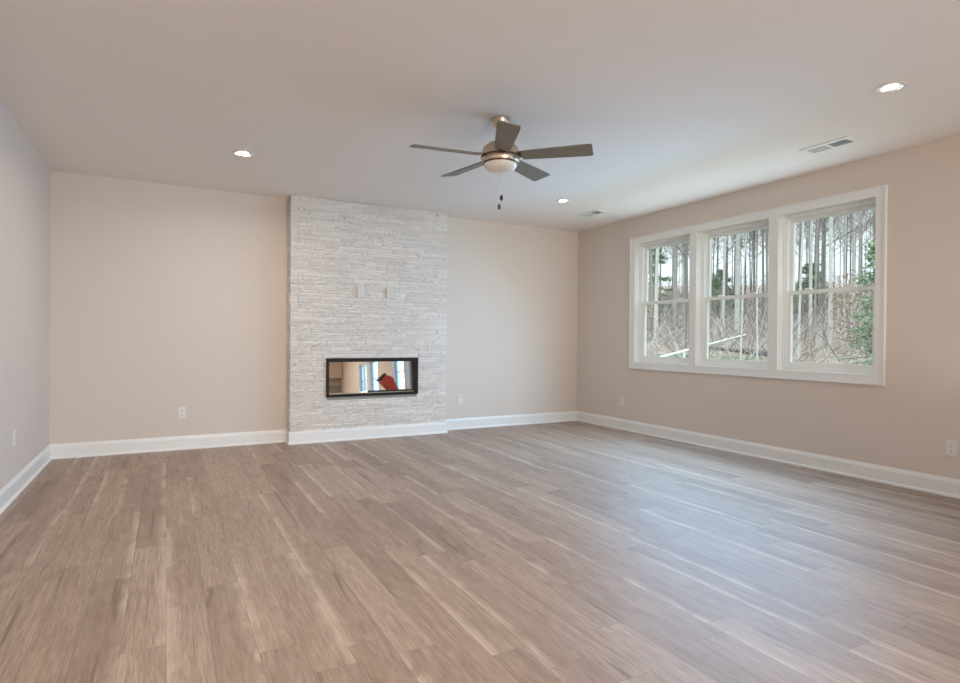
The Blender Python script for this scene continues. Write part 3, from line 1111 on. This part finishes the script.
def bare_tree(name, H, r0, mat, seed, first=0.35, nb=26, lean=0.03, fork=False):
    """trunk and branch meshes of one leafless tree, base at the origin"""
    rng = random.Random(seed)
    lx, ly = rng.uniform(-lean, lean), rng.uniform(-lean, lean)
    ph = rng.uniform(0, 6)
    n = 12

    def tp(f):
        return Vector((lx * H * f + 0.12 * sin(ph + f * 7) * f, ly * H * f + 0.12 * cos(ph + f * 6) * f, H * f - 0.15 * (f == 0)))
    trunk = MB()
    fs = [i / n for i in range(n + 1)]
    trunk.tube([tp(f) for f in fs], [r0 * (1.25 if f == 0 else 1) * (1 - 0.88 * f ** 1.1) for f in fs], 8)
    br = MB()

    def grow(p, d, L, r, depth):
        pts, rr = [p.copy()], [r]
        k = 4
        for i in range(k):
            d = (d + Vector((rng.uniform(-.22, .22), rng.uniform(-.22, .22), rng.uniform(0.0, .22)))).normalized()
            p = p + d * (L / k)
            pts.append(p.copy())
            rr.append(r * (1 - 0.8 * (i + 1) / k))
            if depth > 0 and i >= 1:
                for _ in range(2 if depth == 2 else 1):
                    sd = (d + Vector((rng.uniform(-1, 1), rng.uniform(-1, 1), rng.uniform(-.2, .8)))).normalized()
                    grow(p, sd, L * rng.uniform(0.35, 0.6), max(min(0.014, r0 * 0.2), rr[-1] * 0.7), depth - 1)
        br.tube(pts, rr, 3 if depth < 2 else 5, cap=False)
    for i in range(nb):
        f = first + (1 - first) * (i + rng.random()) / nb * 0.97
        a = rng.uniform(0, 2 * pi)
        up = rng.uniform(0.25, 0.9)
        d = Vector((cos(a), sin(a), up)).normalized()
        rt = r0 * (1 - 0.88 * f ** 1.1)
        grow(tp(f), d, (1 - f * 0.65) * H * rng.uniform(0.14, 0.26), max(min(0.024, r0 * 0.3), rt * rng.uniform(0.35, 0.55)), 2)
    if fork:
        a = rng.uniform(0, 6)
        p = tp(0.3)
        q = [p + Vector((cos(a) * 0.16, sin(a) * 0.16, 1.0)) * (H * 0.1 * i) for i in range(7)]
        trunk.tube(q, [r0 * 0.75 * (1 - i / 7) + 0.01 for i in range(7)], 7)
    return trunk, br


def tree_object(label, group, x, y, H, r0, mat, seed, **kw):
    t = empty('bare_tree', label, 'tree', (x, y, gz(x, y)), 0, group)
    tr, br = bare_tree('bare_tree', H, r0, mat, seed, **kw)
    tr.build('tree_trunk', M[mat], t, smooth=True)
    br.build('tree_branches', M[mat], t)
    return t


YAW = 0.492


def spot(px, dist):
    a = YAW + math.atan((px - 480) / 585.5)
    return dist * sin(a), dist * cos(a)


GT = 'bare trees of the wood outside the windows'
special = [
    (831, 25, 19, 0.078, 'palebark', 'thick pale bare trunk standing in the middle of the right-hand window', dict(first=0.45, lean=0.004)),
    (799, 23, 15, 0.042, 'palebark', 'slender pale tree near the left side of the right-hand window', dict(first=0.4, lean=0.03)),
    (737, 30, 20, 0.10, 'palebark', 'thick pale tree in the upper half of the middle window', dict(first=0.4, lean=0.01)),
    (741, 19, 9, 0.025, 'palebark', 'thin whitish sapling in the middle of the middle window', dict(first=0.35, lean=0.05, nb=14)),
    (758, 18, 8, 0.022, 'palebark', 'thin whitish sapling at the right side of the middle window', dict(first=0.3, lean=0.02, nb=14)),
    (656, 26, 15, 0.085, 'palebark', 'pale forked tree in the left half of the leftmost window', dict(first=0.3, lean=0.02, fork=True)),
    (675, 27, 17, 0.06, 'bark', 'slim grey tree right of centre in the leftmost window', dict(first=0.3, lean=0.03)),
    (688, 24, 15, 0.07, 'darkbark', 'dark crooked tree at the right edge of the leftmost window', dict(first=0.22, lean=0.05, fork=True)),
]
for n, (px, d, H, r0, mat, lb, kw) in enumerate(special):
    x, y = spot(px, d)
    tree_object(lb, GT, x, y, H, r0, mat, 100 + n, **kw)

protos = []
rng = random.Random(5)
for n in range(7):
    mat = ('bark', 'darkbark', 'palebark', 'bark', 'darkbark', 'bark', 'palebark')[n]
    protos.append(tree_object('leafless forest tree, one of many filling the hillside behind the windows', GT + ', further back', 0, 0, 17 + n, (0.045, 0.055, 0.065, 0.075, 0.085, 0.05, 0.06)[n], mat, 300 + n, first=0.22, lean=0.02, nb=34))
used = [False] * 7
cnt = 0
placed = [spot(px, d) for px, d, *_ in special]
tries = 0
while cnt < 165 and tries < 6000:
    tries += 1
    az = radians(rng.uniform(40, 67))
    d = 25 + 55 * rng.random()
    x, y = d * sin(az), d * cos(az)
    if x < 14 or any((x - a) ** 2 + (y - b_) ** 2 < 1.2 for a, b_ in placed):
        continue
    placed.append((x, y))
    k_ = rng.randrange(7)
    if not used[k_]:
        o = protos[k_]
        used[k_] = True
    else:
        o = copy_tree(protos[k_])
    o.location = (x, y, gz(x, y))
    o.rotation_euler = (0, 0, rng.uniform(0, 6.28))
    s = rng.uniform(0.75, 1.15)
    o.scale = (s, s, s)
    cnt += 1


def leafy(mb, c, rx, rz, n, size, rng, up=0.0):
    for _ in range(n):
        while True:
            p = Vector((rng.uniform(-1, 1), rng.uniform(-1, 1), rng.uniform(-1, 1)))
            if p.length < 1:
                break
        p = Vector((c[0] + p.x * rx, c[1] + p.y * rx, c[2] + p.z * rz))
        a, b_ = rng.uniform(0, 6.28), rng.uniform(-0.6, 0.9)
        d = Vector((cos(a) * cos(b_), sin(a) * cos(b_), sin(b_)))
        s = d.cross(Vector((rng.uniform(-1, 1), rng.uniform(-1, 1), rng.uniform(-1, 1)))).normalized()
        L = size * rng.uniform(0.6, 1.3)
        v = [mb.bm.verts.new(q) for q in (p - d * L * 0.5, p + s * L * 0.28, p + d * L * 0.5, p - s * L * 0.28)]
        mb.bm.faces.new(v)


def pine(label, x, y, H, R, seed, n=1500, size=0.16, base=0.1):
    rng = random.Random(seed)
    t = empty('pine_tree', label, 'tree', (x, y, gz(x, y)), 0, 'evergreens in the wood')
    MB().tube([(0, 0, -0.1), (0.05, 0, H * 0.5), (0, 0, H)], [0.09, 0.06, 0.01], 7).build('tree_trunk', M['darkbark'], t)
    mb = MB()
    lim = MB()
    z = H * base
    while z < H * 0.97:
        f = 1 - (z - H * base) / (H * (1 - base))
        for k_ in range(5):
            a = rng.uniform(0, 6.28)
            r = R * (0.25 + 0.75 * f) * rng.uniform(0.6, 1.0)
            tip = Vector((cos(a) * r, sin(a) * r, z - 0.12 * r))
            lim.tube([(0, 0, z), tip], [0.02, 0.006], 4)
            for q in range(3):
                c = Vector((0, 0, z)).lerp(tip, 0.4 + 0.3 * q)
                leafy(mb, c, r * 0.22 + 0.05, 0.12, max(4, n // 200), size, rng)
        z += H * 0.055
    mb.build('needles', M['needle'], t)
    lim.build('limbs', M['darkbark'], t)


x, y = spot(876, 21)
pine('green pine at the right edge of the right-hand window', x, y, 3.8, 0.95, 1, 3400, 0.10, 0.02)
x, y = spot(651, 40)
pine('small green pine behind the pale forked tree in the leftmost window', x, y, 6.5, 1.7, 2, 3200, 0.2)
x, y = spot(812, 44)
pine('green understorey pine low behind the slender pale tree in the right-hand window', x, y, 3.6, 2.0, 3, 1800, 0.2)
x, y = spot(718, 42)
pine('low green pine behind the sashes of the middle window, left of the thick pale tree', x, y, 3.4, 1.9, 4, 1600, 0.2)


def dry_shrub(label, x, y, H, R, seed, n):
    rng = random.Random(seed)
    t = empty('beech_shrub', label, 'shrub', (x, y, gz(x, y)), 0, 'rust-leaved shrubs in the wood')
    st, lv = MB(), MB()
    for k_ in range(7):
        a = rng.uniform(0, 6.28)
        tip = Vector((cos(a) * R * 0.7, sin(a) * R * 0.7, H * rng.uniform(0.7, 1)))
        st.tube([(0, 0, -0.1), tip * 0.5 + Vector((0, 0, 0.2)), tip], [0.025, 0.015, 0.005], 5)
    leafy(lv, (0, 0, H * 0.55), R, H * 0.5, n, 0.11, rng)
    st.build('stems', M['bark'], t)
    lv.build('dry_leaves', M['rust'], t)


x, y = spot(853, 25)
dry_shrub('rust-brown leafy shrub between the thick pale trunk and the green pine', x, y, 2.9, 0.9, 21, 1000)
x, y = spot(648, 27)
dry_shrub('small rust-brown shrub at the foot of the leftmost window view', x, y, 1.7, 0.6, 22, 420)

# tangle of saplings and brush: nobody could count it
rng = random.Random(9)
mb = MB()
for _ in range(5200):
    az = radians(rng.uniform(38, 72))
    d = 20 + 48 * rng.random()
    x, y = d * sin(az), d * cos(az)
    h = rng.uniform(0.4, 2.6) * (0.6 + d / 60)
    p0 = Vector((x, y, gz(x, y) - 0.03))
    tip = p0 + Vector((rng.uniform(-.8, .8) * h, rng.uniform(-.8, .8) * h, h * rng.uniform(0.3, 1)))
    md = p0.lerp(tip, 0.5) + Vector((rng.uniform(-.1, .1) * h, rng.uniform(-.1, .1) * h, 0))
    r = rng.uniform(0.006, 0.022) * (d / 40 + 0.3)
    mb.tube([p0, md, tip], [r, r * 0.7, r * 0.3], 3, cap=False)
tag(mb.build('undergrowth', M['twig']), 'tangle of bare twigs and saplings covering the leafy hillside', 'undergrowth', kind='stuff')

# white rail fence climbing the lawn, and fallen logs at its far end
def onray(px, py, depth):
    p = F_ * depth + R_ * ((px - 480) / 585.5 * depth) + U_ * (-(py - 342.65) / 585.5 * depth)
    return Vector((p.x, p.y, p.z + CAMZ))


A, B_ = onray(630, 365.5, 13.0), onray(746, 334.5, 23.0)
fence = empty('rail_fence', 'white rail fence rising across the two left windows', 'fence', (A.x, A.y, A.z))
v = B_ - A
MB().tube([(0, 0, 0), tuple(v)], 0.030, 10).build('top_rail', M['railing'], fence, smooth=True)
for f in (0.0, 0.335):
    p = A + v * f
    zb = gz(p.x, p.y) - 0.2
    q = v * f
    MB().tube([(q.x, q.y, zb - A.z), (q.x, q.y, q.z)], 0.030, 8).build('fence_post', M['railing'], fence, smooth=True)
G = 'fallen logs on the hillside'
for i, (p0, p1, r, lb) in enumerate((((744, 335), (781, 338), 0.10, 'dark fallen log lying level across the right of the middle window'),
                                     ((745, 341), (768, 345), 0.085, 'short dark fallen log below the level one in the middle window'),
                                     ((701, 350), (742, 338), 0.07, 'dark fallen log sloping beside the white rail in the middle window'))):
    a, b_ = spot(p0[0], 23.5 + i * 0.5), spot(p1[0], 22.6 + i * 0.5)
    a = Vector((*a, gz(*a) + r * 0.85))
    b_ = Vector((*b_, gz(*b_) + r * 0.85))
    L = (b_ - a)
    o = MB().tube([(0, 0, 0), tuple(L * 0.33 + Vector((0, 0, 0.02))), tuple(L * 0.7), tuple(L)], [r, r * 0.95, r * 0.85, r * 0.7], 9).build('fallen_log', M['log'], None, smooth=True, loc=a)
    tag(o, lb, 'log', G)
